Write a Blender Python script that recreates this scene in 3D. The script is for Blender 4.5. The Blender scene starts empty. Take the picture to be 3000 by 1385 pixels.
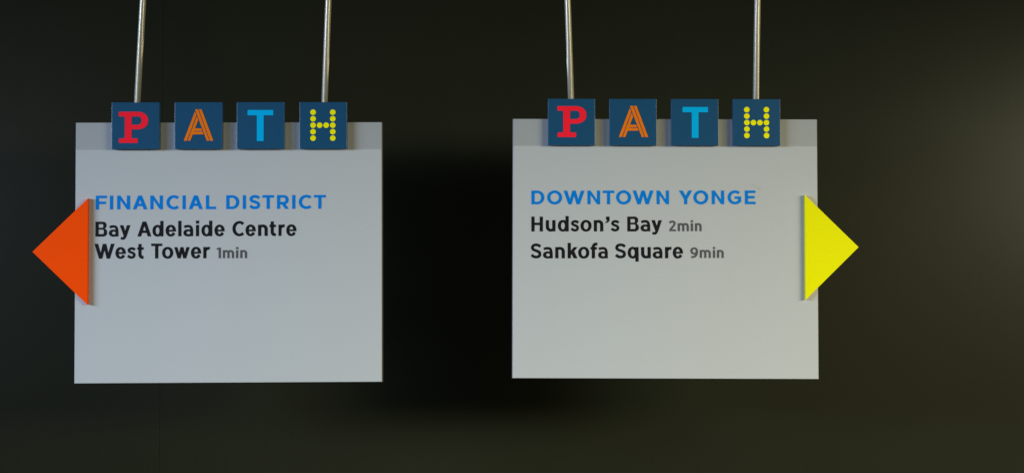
import bpy, math, random
import numpy as np
from mathutils import Vector, Euler
from mathutils.geometry import tessellate_polygon

S = bpy.context.scene
col = S.collection
random.seed(4)

# ------------------------------------------------------------------ camera, world, lamps
cd = bpy.data.cameras.new('camera')
cam = bpy.data.objects.new('camera', cd)
col.objects.link(cam)
cd.sensor_width = 36
cd.lens = 48.0
cd.clip_start = 0.05
cd.clip_end = 50
cam.location = (0, 0, 0)
cam.rotation_euler = (math.radians(91.9), 0, 0)
S.camera = cam

w = bpy.data.worlds.new("World")
S.world = w
w.use_nodes = True
bg = w.node_tree.nodes['Background']
bg.inputs[0].default_value = (0.92, 1.0, 0.78, 1)
bg.inputs[1].default_value = 0.028

def lamp(name, loc, target, sx, sy, power, color, spread):
    d = bpy.data.lights.new(name, 'AREA')
    d.shape = 'RECTANGLE'
    d.size, d.size_y = sx, sy
    d.energy = power
    d.color = color
    d.spread = math.radians(spread)
    o = bpy.data.objects.new(name, d)
    col.objects.link(o)
    o.location = loc
    v = Vector(target) - Vector(loc)
    o.rotation_euler = v.to_track_quat('-Z', 'Y').to_euler()
    return o

lamp('daylight_lamp', (-2.55, 0.30, 0.44), (0.28, 2.2, -0.42), 1.8, 0.34, 12.4, (0.58, 0.735, 1.0), 54)
lamp('warm_lamp', (2.42, 0.30, 0.46), (0.52, 2.2, -0.42), 2.2, 0.38, 11.8, (1.0, 0.945, 0.64), 53)


S.view_settings.view_transform = 'Standard'
S.view_settings.look = 'None'
S.view_settings.gamma = 1
S.view_settings.exposure = 0

# ------------------------------------------------------------------ materials
def material(name, rgb, rough=0.5, spec=0.3, metal=0.0, var=0.04, scale=60, bump=0.0, bscale=900, blotch=0.0):
    m = bpy.data.materials.new(name)
    m.use_nodes = True
    nt = m.node_tree
    b = nt.nodes['Principled BSDF']
    b.inputs['Roughness'].default_value = rough
    b.inputs['Specular IOR Level'].default_value = spec
    b.inputs['Metallic'].default_value = metal
    tc = nt.nodes.new('ShaderNodeTexCoord')
    n = nt.nodes.new('ShaderNodeTexNoise')
    n.inputs['Scale'].default_value = scale
    n.inputs['Detail'].default_value = 6
    nt.links.new(tc.outputs['Object'], n.inputs['Vector'])
    r = nt.nodes.new('ShaderNodeMapRange')
    r.inputs['From Min'].default_value = 0.3
    r.inputs['From Max'].default_value = 0.7
    r.inputs['To Min'].default_value = 1 - var
    r.inputs['To Max'].default_value = 1 + var
    nt.links.new(n.outputs['Fac'], r.inputs['Value'])
    fac = r.outputs['Result']
    if blotch:
        n2 = nt.nodes.new('ShaderNodeTexNoise')
        n2.inputs['Scale'].default_value = 2.2
        n2.inputs['Detail'].default_value = 3
        nt.links.new(tc.outputs['Object'], n2.inputs['Vector'])
        r2 = nt.nodes.new('ShaderNodeMapRange')
        r2.inputs['From Min'].default_value = 0.3
        r2.inputs['From Max'].default_value = 0.7
        r2.inputs['To Min'].default_value = 1 - blotch
        r2.inputs['To Max'].default_value = 1 + blotch
        nt.links.new(n2.outputs['Fac'], r2.inputs['Value'])
        mu = nt.nodes.new('ShaderNodeMath')
        mu.operation = 'MULTIPLY'
        nt.links.new(fac, mu.inputs[0])
        nt.links.new(r2.outputs['Result'], mu.inputs[1])
        fac = mu.outputs[0]
    vm = nt.nodes.new('ShaderNodeVectorMath')
    vm.operation = 'SCALE'
    vm.inputs[0].default_value = rgb
    nt.links.new(fac, vm.inputs['Scale'])
    nt.links.new(vm.outputs['Vector'], b.inputs['Base Color'])
    if bump:
        n3 = nt.nodes.new('ShaderNodeTexNoise')
        n3.inputs['Scale'].default_value = bscale
        n3.inputs['Detail'].default_value = 2
        nt.links.new(tc.outputs['Object'], n3.inputs['Vector'])
        bp = nt.nodes.new('ShaderNodeBump')
        bp.inputs['Strength'].default_value = bump
        bp.inputs['Distance'].default_value = 0.0004
        nt.links.new(n3.outputs['Fac'], bp.inputs['Height'])
        nt.links.new(bp.outputs['Normal'], b.inputs['Normal'])
    return m

M = {
    'white': material('white_paint', (0.465, 0.470, 0.458), 0.6, 0.15, var=0.025, scale=420, bump=0.25, blotch=0.012),
    'header': material('grey_header_paint', (0.352, 0.352, 0.345), 0.5, 0.3, var=0.02, scale=420, bump=0.2),
    'edge': material('dark_edge_metal', (0.07, 0.07, 0.07), 0.45, 0.4, var=0.05),
    'navy': material('navy_acrylic', (0.0120, 0.073, 0.152), 0.28, 0.3, var=0.05, scale=300, bump=0.15),
    'orange': material('orange_acrylic', (1.0, 0.072, 0.0), 0.3, 0.1, var=0.02, scale=300),
    'yellow': material('yellow_acrylic', (0.83, 0.78, 0.0), 0.3, 0.12, var=0.02, scale=300),
    'red_print': material('red_print', (1.0, 0.016, 0.034), 0.3, 0.12, var=0.02),
    'orange_print': material('orange_print', (0.88, 0.19, 0.002), 0.3, 0.12, var=0.02),
    'cyan_print': material('cyan_print', (0.0, 0.43, 0.80), 0.3, 0.12, var=0.02),
    'yellow_print': material('yellow_print', (0.95, 0.86, 0.0), 0.3, 0.12, var=0.02),
    'blue_vinyl': material('blue_vinyl', (0.0, 0.19, 0.62), 0.3, 0.12, var=0.02),
    'black_vinyl': material('black_vinyl', (0.011, 0.011, 0.013), 0.3, 0.2, var=0.05),
    'grey_vinyl': material('grey_vinyl', (0.082, 0.079, 0.080), 0.5, 0.25, var=0.03),
    'scuff': material('scuff_grey', (0.33, 0.32, 0.29), 0.6, 0.2),
    'steel': material('brushed_steel', (0.98, 0.88, 0.69), 0.42, 0.5, metal=1.0, var=0.02, scale=8),
    'wall': material('dark_wall_paint', (0.0172, 0.0176, 0.0092), 0.27, 0.22, var=0.10, scale=260, bump=0.12, bscale=500, blotch=0.10),
    'joint': material('joint_shadow_gap', (0.014, 0.014, 0.012), 0.8, 0.1),
}

_nt = M['steel'].node_tree
_b = _nt.nodes['Principled BSDF']
_t = _nt.nodes.new('ShaderNodeTangent')
_t.direction_type = 'RADIAL'
_t.axis = 'Z'
_nt.links.new(_t.outputs['Tangent'], _b.inputs['Tangent'])
_b.inputs['Anisotropic'].default_value = 0.95
_b.inputs['Anisotropic Rotation'].default_value = 0.25
_b.inputs['Roughness'].default_value = 0.42
_b.inputs['Metallic'].default_value = 0.62

# ------------------------------------------------------------------ helpers
def tag(o, label=None, cat=None, group=None, kind=None):
    for k, v in (('label', label), ('category', cat), ('group', group), ('kind', kind)):
        if v:
            o[k] = v
    return o

def mesh_obj(name, verts, faces, mat, parent=None, loc=(0, 0, 0), smooth=False):
    me = bpy.data.meshes.new(name)
    me.from_pydata(verts, [], faces)
    me.update()
    if smooth:
        for p in me.polygons:
            p.use_smooth = True
    me.materials.append(mat)
    o = bpy.data.objects.new(name, me)
    col.objects.link(o)
    o.location = loc
    if parent:
        o.parent = parent
    return o

def slab(name, outline, y0, y1, mat, parent=None, loc=(0, 0, 0), bevel=0.0006):
    """Prism: outline (x, z) metres counter-clockwise seen from the front; y0 front, y1 back."""
    import bmesh
    bm = bmesh.new()
    f = [bm.verts.new((x, y0, z)) for x, z in outline]
    b = [bm.verts.new((x, y1, z)) for x, z in outline]
    n = len(outline)
    bm.faces.new(f)
    bm.faces.new(b[::-1])
    for i in range(n):
        j = (i + 1) % n
        bm.faces.new((f[j], f[i], b[i], b[j]))
    bmesh.ops.recalc_face_normals(bm, faces=bm.faces)
    if bevel:
        bmesh.ops.bevel(bm, geom=list(bm.edges), offset=bevel, segments=2, affect='EDGES', profile=0.5)
    me = bpy.data.meshes.new(name)
    bm.to_mesh(me)
    bm.free()
    me.materials.append(mat)
    o = bpy.data.objects.new(name, me)
    col.objects.link(o)
    o.location = loc
    if parent:
        o.parent = parent
    return o

def rect_outline(x0, z0, x1, z1):
    return [(x0, z0), (x1, z0), (x1, z1), (x0, z1)]

# ------------------------------------------------------------------ lettering: distance fields -> outlines
class G:
    """A glyph drawn with distance fields on a grid (cap height = 100 units)."""
    def __init__(self, w, y0=-30, y1=115, step=1.0):
        self.w = w
        self.xs = np.arange(-12.37, w + 13, step)
        self.ys = np.arange(y0 - 0.37, y1, step)
        self.X, self.Y = np.meshgrid(self.xs, self.ys)
        self.D = np.full(self.X.shape, 1e3)

    def poly(self, pts):
        X, Y = self.X, self.Y
        d = np.full(X.shape, 1e9)
        s = np.ones(X.shape)
        n = len(pts)
        for i in range(n):
            ax, ay = pts[i]
            bx, by = pts[i - 1]
            ex, ey = bx - ax, by - ay
            wx, wy = X - ax, Y - ay
            t = np.clip((wx * ex + wy * ey) / max(ex * ex + ey * ey, 1e-9), 0, 1)
            dx, dy = wx - ex * t, wy - ey * t
            d = np.minimum(d, dx * dx + dy * dy)
            c1 = Y >= ay
            c2 = Y < by
            c3 = ex * wy > ey * wx
            flip = (c1 & c2 & c3) | (~c1 & ~c2 & ~c3)
            s = np.where(flip, -s, s)
        return s * np.sqrt(d)

    def rect(self, x0, y0, x1, y1):
        return self.poly([(x0, y0), (x1, y0), (x1, y1), (x0, y1)])

    def ell(self, cx, cy, rx, ry, n=2.0):
        u = (np.abs((self.X - cx) / rx) ** n + np.abs((self.Y - cy) / ry) ** n) ** (1 / n)
        return (u - 1) * min(rx, ry)

    def ring(self, cx, cy, rx, ry, V, H, n=2.0, dx=0):
        return np.maximum(self.ell(cx, cy, rx, ry, n), -self.ell(cx + dx, cy, rx - V, ry - H, n))

    def path(self, pts, wd, smooth=True):
        if smooth:
            P = [np.array(p, float) for p in pts]
            P = [2 * P[0] - P[1]] + P + [2 * P[-1] - P[-2]]
            q = []
            for i in range(1, len(P) - 2):
                for t in np.linspace(0, 1, 7)[:-1]:
                    a, b, c, d = P[i - 1:i + 3]
                    q.append(0.5 * (2 * b + (c - a) * t + (2 * a - 5 * b + 4 * c - d) * t * t + (3 * b - a - 3 * c + d) * t ** 3))
            q.append(P[-2])
        else:
            q = [np.array(p, float) for p in pts]
        D = np.full(self.X.shape, 1e9)
        for i in range(len(q) - 1):
            a, b = q[i], q[i + 1]
            e = b - a
            L = max(np.hypot(*e), 1e-6)
            wx, wy = self.X - a[0], self.Y - a[1]
            al = (wx * e[0] + wy * e[1]) / L
            ac = np.abs(wx * e[1] - wy * e[0]) / L
            tl = np.clip(al, 0, L)
            D = np.minimum(D, np.hypot(al - tl, ac) - wd / 2)
        for p, o in ((q[0], q[1]), (q[-1], q[-2])):      # square ends
            e = (p - o) / max(np.hypot(*(p - o)), 1e-6)
            dx, dy = self.X - p[0], self.Y - p[1]
            D = np.where(np.hypot(dx, dy) < wd * 0.8, np.maximum(D, dx * e[0] + dy * e[1]), D)
        return D

    def add(self, d):
        self.D = np.minimum(self.D, d)
        return self

    def cut(self, d):
        self.D = np.maximum(self.D, -d)
        return self

    def contours(self):
        D, xs, ys = self.D, self.xs, self.ys
        ins = D < 0
        nx = {}
        def ex(i, j):      # crossing on the edge (i,j)-(i,j+1)
            a, b = D[i, j], D[i, j + 1]
            return (xs[j] + (xs[j + 1] - xs[j]) * a / (a - b), ys[i])
        def ey(i, j):      # crossing on the edge (i,j)-(i+1,j)
            a, b = D[i, j], D[i + 1, j]
            return (xs[j], ys[i] + (ys[i + 1] - ys[i]) * a / (a - b))
        code = ins[:-1, :-1] * 1 + ins[:-1, 1:] * 2 + ins[1:, 1:] * 4 + ins[1:, :-1] * 8
        T = {1: [(3, 0)], 2: [(0, 1)], 3: [(3, 1)], 4: [(1, 2)], 6: [(0, 2)], 7: [(3, 2)], 8: [(2, 3)], 9: [(2, 0)],
             11: [(2, 1)], 12: [(1, 3)], 13: [(1, 0)], 14: [(0, 3)], 5: [(3, 0), (1, 2)], 10: [(0, 1), (2, 3)]}
        I, J = np.nonzero((code > 0) & (code < 15))
        pos = {}
        for i, j in zip(I.tolist(), J.tolist()):
            k = [('x', i, j), ('y', i, j + 1), ('x', i + 1, j), ('y', i, j)]
            for a, b in T[int(code[i, j])]:
                nx[k[a]] = k[b]
                for e in (k[a], k[b]):
                    if e not in pos:
                        pos[e] = ex(e[1], e[2]) if e[0] == 'x' else ey(e[1], e[2])
        loops = []
        while nx:
            s = next(iter(nx))
            loop = []
            c = s
            while c in nx:
                loop.append(pos[c])
                c = nx.pop(c)
            L = self.simplify(loop)
            if len(L) > 2:
                loops.append(L)
        return loops

    @staticmethod
    def simplify(L, tol=0.09):
        def dp(a):
            if len(a) < 3:
                return a
            p, q = np.array(a[0]), np.array(a[-1])
            e = q - p
            n = max(np.hypot(*e), 1e-9)
            A = np.array(a) - p
            d = np.abs(A[:, 0] * e[1] - A[:, 1] * e[0]) / n
            k = int(d.argmax())
            if d[k] < tol:
                return [a[0], a[-1]]
            return dp(a[:k + 1])[:-1] + dp(a[k:])
        h = len(L) // 2
        return dp(L[:h + 1])[:-1] + dp(L[h:] + [L[0]])[:-1]

def W_shape(g, w, h, th):
    s = w / 152.0
    b0, b1 = 35 * s, 35 * s + th * 0.88
    m0, m1 = w / 2 - th * 0.45, w / 2 + th * 0.45
    for q in ([(0, h), (th, h), (b1, 0), (b0, 0)], [(b0, 0), (b1, 0), (m1, h), (m0, h)]):
        g.add(g.poly(q))
        g.add(g.poly([(w - x, y) for x, y in q][::-1]))

def cap_glyph(c, w, V, H):
    g = G(w)
    A, R, P = g.add, g.rect, g.poly
    if c == 'I':
        A(R(0, 0, w, 100))
    elif c == 'F':
        A(R(0, 0, V, 100)); A(R(0, 100 - H, w, 100)); A(R(0, 38.5, w - 7, 38.5 + H))
    elif c == 'E':
        A(R(0, 0, V, 100)); A(R(0, 100 - H, w, 100)); A(R(0, 0, w, H)); A(R(0, 50 - H / 2 + 1, w - 7, 50 + H / 2 + 1))
    elif c == 'L':
        A(R(0, 0, V, 100)); A(R(0, 0, w, H))
    elif c == 'T':
        A(R(w / 2 - V / 2, 0, w / 2 + V / 2, 100)); A(R(0, 100 - H, w, 100))
    elif c == 'H':
        A(R(0, 0, V, 100)); A(R(w - V, 0, w, 100)); A(R(0, 50 - H / 2 + 1, w, 50 + H / 2 + 1))
    elif c == 'N':
        A(R(0, 0, V, 100)); A(R(w - V, 0, w, 100)); A(P([(0, 100), (V * 0.95, 100), (w, 0), (w - V * 0.95, 0)]))
    elif c == 'A':
        m = w / 2
        t = V * 1.12
        A(P([(0, 0), (w, 0), (m + t / 2, 100), (m - t / 2, 100)]))
        tri = P([(t, 0), (w - t, 0), (m, 100 - t * 1.18)])
        g.cut(np.maximum(tri, -R(-10, 23, w + 10, 23 + H)))
    elif c == 'O':
        A(g.ring(w / 2, 50, w / 2, 51.5, V, H + 1))
    elif c in 'CG':
        rx = w * (0.587 if c == 'C' else 0.55)
        A(g.ring(rx, 50, rx, 51.5, V, H + 1))
        s = w / 92.0
        if c == 'C':
            g.cut(P([(58 * s, 57), (76 * s, 74), (95 * s, 93), (140, 93), (140, 7), (95 * s, 7), (76 * s, 26), (58 * s, 43)]))
        else:
            g.cut(P([(60, 57), (76, 73), (95, 92), (140, 92), (140, 50), (60, 50)]))
            g.D = np.maximum(g.D, g.X - w)
            A(R(52, 39, w, 57)); A(R(w - 22, 16, w, 57))
    elif c == 'D':
        cx = w - 50
        o = np.minimum(R(0, 0, cx, 100), np.maximum(g.ell(cx, 50, 50, 50), cx - 1 - g.X))
        i = np.minimum(R(V, H, cx, 100 - H), np.maximum(g.ell(cx, 50, 50 - V, 50 - H), cx - 1 - g.X))
        A(o); g.cut(i)
    elif c == 'R':
        cx, cy, ry = w - 35, 66, 34
        o = np.minimum(R(0, cy - ry, cx, 100), np.maximum(g.ell(cx, cy, 33, ry), cx - 1 - g.X))
        i = np.minimum(R(V, cy - ry + H, cx, 100 - H), np.maximum(g.ell(cx, cy, 33 - V, ry - H), cx - 1 - g.X))
        A(o); g.cut(i)
        A(R(0, 0, V, 100)); A(P([(33, 36), (59, 38), (w, 0), (w - 27, 0)]))
    elif c == 'B':
        for cx, cy, rx, ry in ((w - 30, 75, 26, 25), (w - 28, 27.5, 28, 27.5)):
            o = np.minimum(R(0, cy - ry, cx, cy + ry), np.maximum(g.ell(cx, cy, rx, ry, 2.2), cx - 1 - g.X))
            A(o)
        for cx, cy, rx, ry in ((w - 30, 75, 26, 25), (w - 28, 27.5, 28, 27.5)):
            a = H if cy < 50 else 9.5
            b = H if cy > 50 else 8.5
            y0, y1 = cy - ry + a, cy + ry - b
            g.cut(np.minimum(R(V, y0, cx, y1), np.maximum(g.ell(cx, (y0 + y1) / 2, rx - V, (y1 - y0) / 2, 2.2), cx - 1 - g.X)))
    elif c == 'S':
        s = w / 78.0
        q = [(70, 79), (57, 87.5), (42, 91), (25, 88.5), (14.5, 80), (12.5, 69), (20, 58.5), (38, 52), (56, 45), (65.5, 35), (64, 20), (54, 11.5), (39, 9), (22, 12), (6.5, 23.5)]
        A(g.path([(x * s, y) for x, y in q], (V + H) / 2 - 0.5))
    elif c == 'W':
        W_shape(g, w, 100, V * 1.12)
    elif c == 'Y':
        m = w / 2
        A(R(m - V / 2, 0, m + V / 2, 44))
        for sgn in (0, 1):
            q = [(0, 100), (V * 1.2, 100), (m + V * 0.52, 40), (m - V * 0.5, 37)]
            A(P(q if not sgn else [(w - x, y) for x, y in q]))
    return g

def low_glyph(c):
    V, H, x = 21.5, 16.5, 76.0
    wd = dict(a=64, d=73, e=68, f=46, i=22, k=65, l=21, m=106, n=64, o=75, q=73, r=43, s=56, t=43, u=64, w=105, y=70)
    if c in wd:
        w = wd[c]
    g = G(w if c in wd else {'1': 41, '2': 66, '9': 71, "'": 28}[c])
    A, R, P = g.add, g.rect, g.poly
    def arch(x1, left):
        rx = 34
        d = g.ring(x1 - rx, x - 32, rx, 33.5, V, 19, 2.2)
        d = np.maximum(d, (x - 32) - g.Y)
        d = np.maximum(d, left - g.X)
        A(d); A(R(x1 - V, 0, x1, x - 31))
    if c == 'l':
        A(R(0, 0, w, 104))
    elif c == 'i':
        A(R(0, 0, w, x)); A(R(-0.3, 85, w + 0.3, 105))
    elif c == 'n':
        A(R(0, 0, V, x)); arch(w, V * 0.6)
    elif c == 'm':
        A(R(0, 0, V, x)); arch(64, V * 0.6); arch(w, 64 - V * 0.5)
    elif c == 'u':
        A(R(0, 0, V, x)); arch(w, V * 0.6)
        i0 = np.argmin(np.abs(g.ys)); src = g.D.copy()
        # rotate by 180 degrees about the centre of the letter
        xi = np.clip(np.round((w - g.xs - g.xs[0])).astype(int), 0, len(g.xs) - 1)
        yi = np.clip(np.round((x - g.ys - g.ys[0])).astype(int), 0, len(g.ys) - 1)
        g.D = src[np.ix_(yi, xi)]
    elif c == 'r':
        A(R(0, 0, V, x)); A(g.path([(9, 42), (14, 55), (24, 64.5), (34, 67.5), (43.5, 67.5)], 19.5))
    elif c == 'o':
        A(g.ring(w / 2, x / 2, w / 2, x / 2 + 1.8, V, H, 2.1))
    elif c in 'dq':
        A(g.ring(34, x / 2, 34, x / 2 + 1.8, V, H, 2.1))
        g.cut(R(w - V + 2.5, -20, w + 9, 110))
        A(R(w - V, 0 if c == 'd' else -22, w, 104 if c == 'd' else x))
    elif c == 'e':
        A(g.ring(34, x / 2, 34, x / 2 + 1.8, V, H - 0.5, 2.1))
        g.cut(P([(34, 31.5), (90, 31.5), (90, 12), (66.5, 12), (56, 24.5)]))
        A(R(14, 31.5, w - 0.6, 44))
    elif c == 'a':
        A(g.path([(5.5, 62), (17, 66.5), (31, 68), (44, 65), (51.5, 56), (53, 44)], 17.5))
        A(R(w - V, 0, w, 45))
        A(np.maximum(g.ell(31, 23, 31, 24.5, 2.1), g.X - 52)); g.cut(g.ell(33, 23.5, 12, 9.5, 2.1))
    elif c == 's':
        q = [(51, 59), (41, 65.5), (29, 68), (17, 65), (10.5, 55.5), (16, 46), (28, 41), (40, 35.5), (46.5, 25), (41, 12), (29, 8), (15, 11), (4, 20)]
        A(g.path(q, 17.5))
    elif c == 't':
        A(R(7.5, 22, 7.5 + V, 98)); A(R(0, x - 17, w, x)); A(g.path([(7.5 + V / 2, 30), (7.5 + V / 2 + 0.5, 18), (26, 9.5), (34, 8), (43, 9.5)], 18.5))
        A(g.path([(18.2, 40), (18.2, 24), (23, 14), (30, 10)], 21.5))
    elif c == 'f':
        A(R(8, 0, 8 + V, 84)); A(R(0, x - 17, w - 4, x)); A(g.path([(18.7, 70), (19.5, 84), (27, 93), (36, 95.5), (45, 95)], 19.5))
    elif c == 'k':
        A(R(0, 0, V, 104)); A(P([(20, 22), (44, 48.5), (66, 76), (41, 76), (20, 49)])); A(P([(27, 39), (42, 52), (65.5, 0), (40, 0), (24, 32)]))
    elif c == 'w':
        W_shape(g, w, x, 22.5)
    elif c == 'y':
        A(P([(0, x), (23.5, x), (45.5, 7), (34, -1), (26, 4)]))
        A(P([(w - 23, x), (w, x), (45, 0), (41, -8), (22, -5), (26, 4)]))
        A(g.path([(34, 2), (30, -8), (22, -13), (7, -10.5)], 17.5))
    elif c == "'":
        A(R(5, 77, 28, 100)); A(P([(13, 79), (28, 79), (26, 68), (17, 59.5), (0, 55.5), (0, 64), (10, 68)]))
    elif c == '1':
        A(R(19, 0, 41, 100)); A(P([(0, 79), (0, 93.5), (20, 101), (41, 101), (41, 90), (19, 84)]))
    elif c == '2':
        A(g.path([(5, 79), (15, 88), (30, 92), (46, 88), (53.5, 75), (50, 62), (38, 45), (12, 14)], 19.5))
        A(P([(0, 0), (66, 0), (66, 17.5), (26, 17.5), (16, 20), (0, 12)]))
    elif c == '9':
        A(g.ring(35, 66.5, 35, 35, 21, 17.5, 2.1)); A(g.path([(60.5, 67), (59, 44), (49, 23), (33, 11), (7, 8.5)], 19.5))
    return g

_cache = {}
def glyph_loops(c, style, w):
    key = (c, style, round(w / 2) if style == 'cap' or c.isupper() else 0)
    if key not in _cache:
        if style == 'cap':
            g = cap_glyph(c, w, 23, 19)
        elif c.isupper():
            g = cap_glyph(c, w, 21.3, 17)
        else:
            g = low_glyph(c)
            g.D = g.D + 0.15
        L = g.contours()
        xs = [p[0] for l in L for p in l]
        _cache[key] = (L, min(xs), max(xs))
    return _cache[key]

def loops_to_mesh(loops, V, F, y, thick):
    """loops in metres (x, z): front face at y - thick, side walls back to y."""
    vs = [[Vector((a, b, 0)) for a, b in l] for l in loops]
    flat = [p for l in vs for p in l]
    base = len(V)
    V.extend((p.x, y - thick, p.y) for p in flat)
    back = len(V)
    V.extend((p.x, y, p.y) for p in flat)
    for t in tessellate_polygon(vs):
        a, b, c = (flat[i] for i in t)
        s = (b.x - a.x) * (c.y - a.y) - (b.y - a.y) * (c.x - a.x)
        if abs(s) < 1e-14:
            continue
        F.append(tuple(base + i for i in (t if s > 0 else t[::-1])))
    k = 0
    for l in vs:
        n = len(l)
        for i in range(n):
            j = (i + 1) % n
            F.append((base + k + j, base + k + i, back + k + i, back + k + j))
        k += n

def text_line(name, style, chars, base, cap, spans, mat, parent):
    V, F = [], []
    for c, (x0, x1) in zip(chars, spans):
        L, a, b = glyph_loops(c, style, (x1 - x0) / cap * 100)
        sx = (x1 - x0) / (b - a)
        sy = cap / 100
        # split disjoint pieces (the dot of an i) so that each is filled by itself
        groups = [[l] for l in L]
        if c != 'i':
            groups = [L]
        for gl in groups:
            loops_to_mesh([[((x0 + (px - a) * sx) / 1000, (base + py * sy) / 1000) for px, py in l] for l in gl], V, F, 0.0, 0.0003)
    return mesh_obj(name, V, F, mat, parent)

# ------------------------------------------------------------------ tile letters (0..100 units on the tile)
def tile_letter(c):
    g = G(100, y0=0, y1=100, step=0.8)
    A, R, P = g.add, g.rect, g.poly
    groups = None
    if c == 'P':
        soft = 1.3
        o = np.minimum(R(33.2, 47, 60, 83.5), np.maximum(g.ell(58, 65.2, 23, 18.4, 2.2), 57 - g.X))
        i = np.minimum(R(46.4, 55.6, 59, 75), np.maximum(g.ell(58, 65.3, 10.5, 9.8, 2.2), 57 - g.X))
        A(o); g.cut(i)
        A(R(33.2, 20, 46.4, 80))
        for x0, y0, x1, y1 in ((20.5, 74.6, 40, 83.5), (21, 18, 59.5, 26.8)):
            A(R(x0 + soft, y0 + soft, x1 - soft, y1 - soft) - soft)
        # keep only the top-left corner round
        A(R(33.2, 74.6, 55, 83.5))
        g.D = g.D - 0.5
    elif c == 'A':
        right = P([(68.6, 17.8), (82.2, 17.8), (57.4, 85), (43.6, 85)])
        ll = P([(20, 17.8), (33.6, 17.8), (58.8, 85), (45.2, 85)])
        slit = P([(26.0, 16), (27.8, 16), (53.0, 86), (51.2, 86)])
        rs = P([(74.5, 16), (76.2, 16), (51.2, 86), (49.5, 86)])
        bars = np.minimum(R(30, 31.6, 76, 37.2), R(30, 38.7, 76, 44.2))
        bars = np.maximum(bars, -P([(0, 17.8), (27.8, 17.8), (53, 85), (0, 85)]))
        left = np.minimum(np.maximum(ll, -slit), bars)
        keep = P([(-60, 100), (-60, 0), (73.5, 0), (66.9, 17.8), (41.9, 85), (36.5, 100)])
        left = np.maximum(left, keep)
        A(left); A(np.maximum(right, -rs))
    elif c == 'T':
        A(R(24, 71.4, 78, 82.6)); A(R(43.5, 16.2, 57.8, 75))
    elif c == 'H':
        for x in (29.2, 70.8):
            for y in (77.2, 63.2, 49.3, 35.4, 21.6):
                A(g.ell(x, y, 5.9, 5.9))
        for x in (43.1, 56.9):
            A(g.ell(x, 49.3, 5.9, 5.9))
    return g.contours()

def split_pieces(loops):
    """group loops into outer + its holes"""
    def area(l):
        return 0.5 * sum(l[i - 1][0] * l[i][1] - l[i][0] * l[i - 1][1] for i in range(len(l)))
    def inside(p, l):
        r = False
        for i in range(len(l)):
            (x1, y1), (x2, y2) = l[i - 1], l[i]
            if (y1 > p[1]) != (y2 > p[1]) and p[0] < (x2 - x1) * (p[1] - y1) / (y2 - y1) + x1:
                r = not r
        return r
    out, holes = [], []
    for l in loops:
        n = sum(inside(l[0], m) for m in loops if m is not l)
        (holes if n % 2 else out).append(l)
    gs = [[o] for o in out]
    for h in holes:
        for g in gs:
            if inside(h[0], g[0]):
                g.append(h)
                break
    return gs

# ------------------------------------------------------------------ the wall behind
WY = 2.335
wall = bpy.data.objects.new('wall', None)
col.objects.link(wall)
wall.location = (0, WY, 0)
tag(wall, kind='structure')
JX = (472 - 1500) / 4000 * WY
back = mesh_obj('wall_backing', [(-4.0, 0.006, -1.6), (4.0, 0.006, -1.6), (4.0, 0.006, 2.4), (-4.0, 0.006, 2.4)], [(0, 1, 2, 3)], M['joint'], wall)
for x0 in (JX - 3.2, JX - 1.6, JX, JX + 1.6, JX + 3.2):
    slab('wall_panel', rect_outline(x0 + 0.00025, -1.6, x0 + 1.59975, 2.4), 0.0 if x0 != JX - 1.6 else 0.0006, 0.02, M['wall'], wall, bevel=0.0)

# ------------------------------------------------------------------ the two signs
HW, HH, SZ = 225.0, 191.4, 151.3      # half width, half height, foot of the grey header (mm)
TILE_MATS = {'P': 'red_print', 'A': 'orange_print', 'T': 'cyan_print', 'H': 'yellow_print'}
TILE_LOOPS = {c: split_pieces(tile_letter(c)) for c in 'PATH'}
TILE_LABEL = {'P': 'navy tile with red slab letter P', 'A': 'navy tile with orange striped letter A',
              'T': 'navy tile with light blue letter T', 'H': 'navy tile with yellow dotted letter H'}

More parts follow.
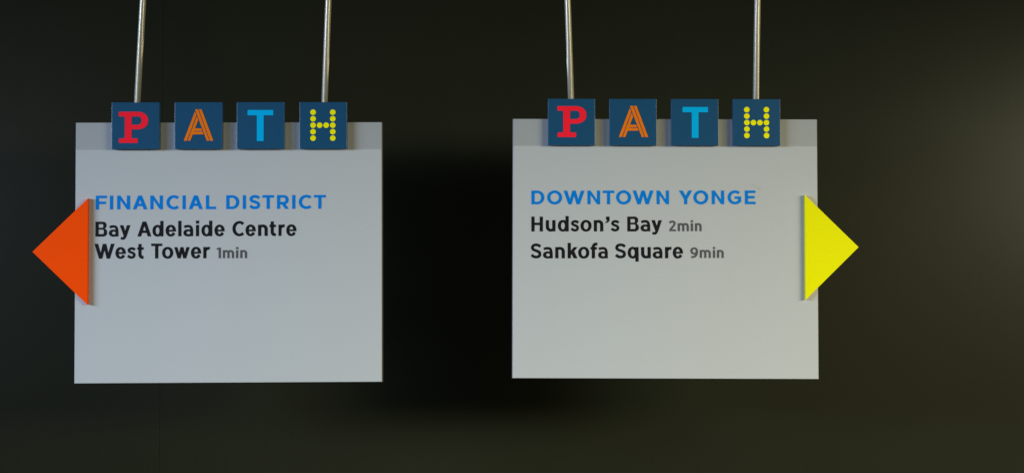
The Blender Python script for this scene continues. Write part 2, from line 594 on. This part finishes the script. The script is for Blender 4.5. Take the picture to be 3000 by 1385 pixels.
def make_sign(loc, rot, label, tiles_x, shifts, arrow, arrow_mat, arrow_label, rods, lines, side):
    root = bpy.data.objects.new('hanging_sign', None)
    col.objects.link(root)
    root.location = loc
    root.rotation_euler = rot
    tag(root, label, 'sign', 'wayfinding signs hanging on steel rods')
    k = 0.001
    e = 1.1
    slab('back_tray', rect_outline(-(HW + e) * k, -(HH + e) * k, (HW + e) * k, (HH + 0.2) * k), 0.003, 0.016, M['edge'], root, bevel=0.0008)
    slab('header_strip', rect_outline(-HW * k, (SZ - 2) * k, HW * k, HH * k), 0.0012, 0.0029, M['header'], root, bevel=0.0003)
    face = slab('face_plate', rect_outline(-HW * k, -HH * k, HW * k, SZ * k), 0.0, 0.0029, M['white'], root, bevel=0.0004)
    for c, x, (su, sv) in zip('PATH', tiles_x, shifts):
        tl = slab('letter_tile', rect_outline(-0.0348, -0.0344, 0.0348, 0.0344), -0.009, 0.0009, M['navy'], root,
                  loc=(x * k, 0, 0.1857), bevel=0.0004)
        tag(tl, TILE_LABEL[c])
        V, F = [], []
        for gl in TILE_LOOPS[c]:
            loops_to_mesh([[((u - 50 + su) * 0.000696, (v - 50 + sv) * 0.000688) for u, v in l] for l in gl], V, F, -0.009, 0.0003)
        mesh_obj('letter', V, F, M[TILE_MATS[c]], tl)
    tip, top, bot = arrow
    tri = [(a * k, b * k) for a, b in ((top, bot, tip) if side < 0 else (bot, tip, top))]
    ar = slab('arrow', tri, -0.007, -0.0002, M[arrow_mat], root, bevel=0.0004)
    tag(ar, arrow_label)
    for (x0, z0), (x1, z1) in rods:
        # the rod is seated on the tray's top edge and runs on past the frame
        dx = (x1 - x0) / (z1 - z0)
        zb, zt = (HH + 0.2) * k, 0.62
        xb = (x0 + dx * (HH - z0)) * k
        V, F = [], []
        n = 64
        for zz in (zb, zt):
            for i in range(n):
                a = 2 * math.pi * i / n
                V.append((xb + dx * (zz - zb) + 0.0046 * math.cos(a), 0.009 + 0.0046 * math.sin(a), zz))
        for i in range(n):
            j = (i + 1) % n
            F.append((i, j, n + j, n + i))
        F.append(tuple(range(n))[::-1])
        F.append(tuple(range(n, 2 * n)))
        o = mesh_obj('hanging_rod', V, F, M['steel'], root)
        for p in o.data.polygons:
            p.use_smooth = len(p.vertices) == 4
    for name, style, chars, base, cap, spans, mat, lab in lines:
        t = text_line(name, style, chars, base, cap, spans, M[mat], face)
        t.rotation_euler.y = -0.0028 if side > 0 else -0.0005
        tag(t, lab)
    return root, face

left_lines = [
    ('heading_text', 'cap', 'FINANCIALDISTRICT', 63.3, 20.5, [(-195.1, -178.9), (-174.5, -169.7), (-163.9, -144.9), (-141.0, -119.6), (-115.3, -96.8), (-91.7, -73.3), (-68.0, -63.3), (-58.9, -38.3), (-33.7, -18.9), (-3.8, 15.3), (20.5, 25.2), (30.1, 45.9), (49.3, 66.4), (70.8, 88.3), (93.1, 97.9), (102.9, 121.7), (125.2, 142.7)], 'blue_vinyl', 'blue capitals reading FINANCIAL DISTRICT'),
    ('destination_text', 'b', 'BayAdelaideCentre', 23.5, 22.0, [(-195.4, -178.4), (-175.8, -161.8), (-159.8, -144.4), (-133.9, -113.7), (-112.0, -95.9), (-92.7, -77.6), (-74.2, -69.5), (-66.6, -52.3), (-48.3, -43.6), (-40.1, -24.3), (-21.1, -6.2), (5.3, 22.5), (24.6, 39.5), (43.0, 57.2), (59.9, 69.5), (73.0, 82.2), (84.5, 99.4)], 'black_vinyl', 'black text reading Bay Adelaide Centre'),
    ('destination_text', 'b', 'WestTower', -9.0, 22.0, [(-196.7, -167.4), (-166.1, -151.0), (-149.0, -136.5), (-134.1, -124.5), (-113.7, -97.6), (-97.8, -81.5), (-80.1, -57.3), (-55.5, -40.5), (-37.4, -27.8)], 'black_vinyl', 'black text reading West Tower'),
    ('walking_time_text', 'b', '1min', -9.0, 15.6, [(-17.7, -11.5), (-8.7, 7.8), (10.6, 14.1), (16.8, 27.0)], 'grey_vinyl', 'small grey text reading 1min'),
]
right_lines = [
    ('heading_text', 'cap', 'DOWNTOWNYONGE', 65.0, 20.4, [(-197.5, -178.4), (-174.2, -152.1), (-149.9, -118.9), (-114.6, -95.9), (-91.9, -74.9), (-72.2, -50.0), (-47.8, -16.8), (-12.4, 6.0), (20.7, 40.4), (42.0, 64.1), (69.1, 87.6), (92.6, 112.5), (118.1, 134.0)], 'blue_vinyl', 'blue capitals reading DOWNTOWN YONGE'),
    ('destination_text', 'b', "Hudson'sBay", 24.9, 22.05, [(-197.6, -180.6), (-176.3, -162.0), (-158.4, -142.4), (-139.6, -127.2), (-124.9, -108.7), (-105.3, -91.3), (-88.3, -82.1), (-80.3, -67.6), (-55.8, -38.8), (-36.2, -22.0), (-20.2, -4.7)], 'black_vinyl', "black text reading Hudson's Bay"),
    ('walking_time_text', 'b', '2min', 25.2, 15.6, [(5.7, 16.0), (18.6, 35.1), (37.9, 41.4), (44.1, 54.0)], 'grey_vinyl', 'small grey text reading 2min'),
    ('destination_text', 'b', 'SankofaSquare', -14.8, 22.05, [(-198.6, -183.0), (-180.4, -166.1), (-162.4, -148.2), (-144.0, -129.5), (-128.4, -112.1), (-110.2, -100.0), (-99.0, -84.7), (-74.0, -58.0), (-55.3, -39.3), (-35.6, -21.3), (-18.4, -4.1), (-0.2, 9.3), (11.2, 26.2)], 'black_vinyl', 'black text reading Sankofa Square'),
    ('walking_time_text', 'b', '9min', -14.3, 15.55, [(37.2, 48.4), (51.0, 67.3), (70.3, 73.7), (76.3, 86.4)], 'grey_vinyl', 'small grey text reading 9min'),
]

sign_a, face_a = make_sign((-0.41742, 2.01185, 0.04377), (0.00218, -0.00402, 0.02029),
    'white hanging sign headed FINANCIAL DISTRICT with an orange arrow pointing left',
    (-135.3, -43.2, 47.85, 139.9), ((-5, -4.3), (-0.8, -0.3), (-1.3, 0.5), (-0.7, 1.0)), ((-285.2, 1.3), (-204.6, 79.5), (-204.5, -76.7)), 'orange',
    'orange triangular arrow pointing left',
    (((-137.4, 222.4), (-129.6, 375.1)), ((139.7, 222.0), (145.4, 375.2))), left_lines, -1)
sign_b, face_b = make_sign((0.22627, 2.01661, 0.04947), (-0.0075, 0.00268, -0.00697),
    'white hanging sign headed DOWNTOWN YONGE with a yellow arrow pointing right',
    (-138.9, -48.1, 43.15, 134.3), ((0, 0), (0, 0), (0, 0), (0, 0)), ((283.7, 2.2), (205.2, 78.9), (205.2, -75.6)), 'yellow',
    'yellow triangular arrow pointing right',
    (((-138.9, 223.4), (-144.2, 371.1)), ((136.5, 223.9), (139.5, 371.4))), right_lines, 1)

# faint scuff above the E of YONGE
V, F = [], []
pts = [(129, 94.2, 0.25), (133, 92.4, 0.1), (136, 90.5, 0.35), (139.5, 88.0, 0.6), (142, 86.6, 0.15)]
for x, z, h in pts:
    V += [(x / 1000, -0.0002, (z + h) / 1000), (x / 1000, -0.0002, (z - h) / 1000)]
for i in range(len(pts) - 1):
    F.append((2 * i, 2 * i + 1, 2 * i + 3, 2 * i + 2))
mesh_obj('scuff_mark', V, F, M['scuff'], face_b)
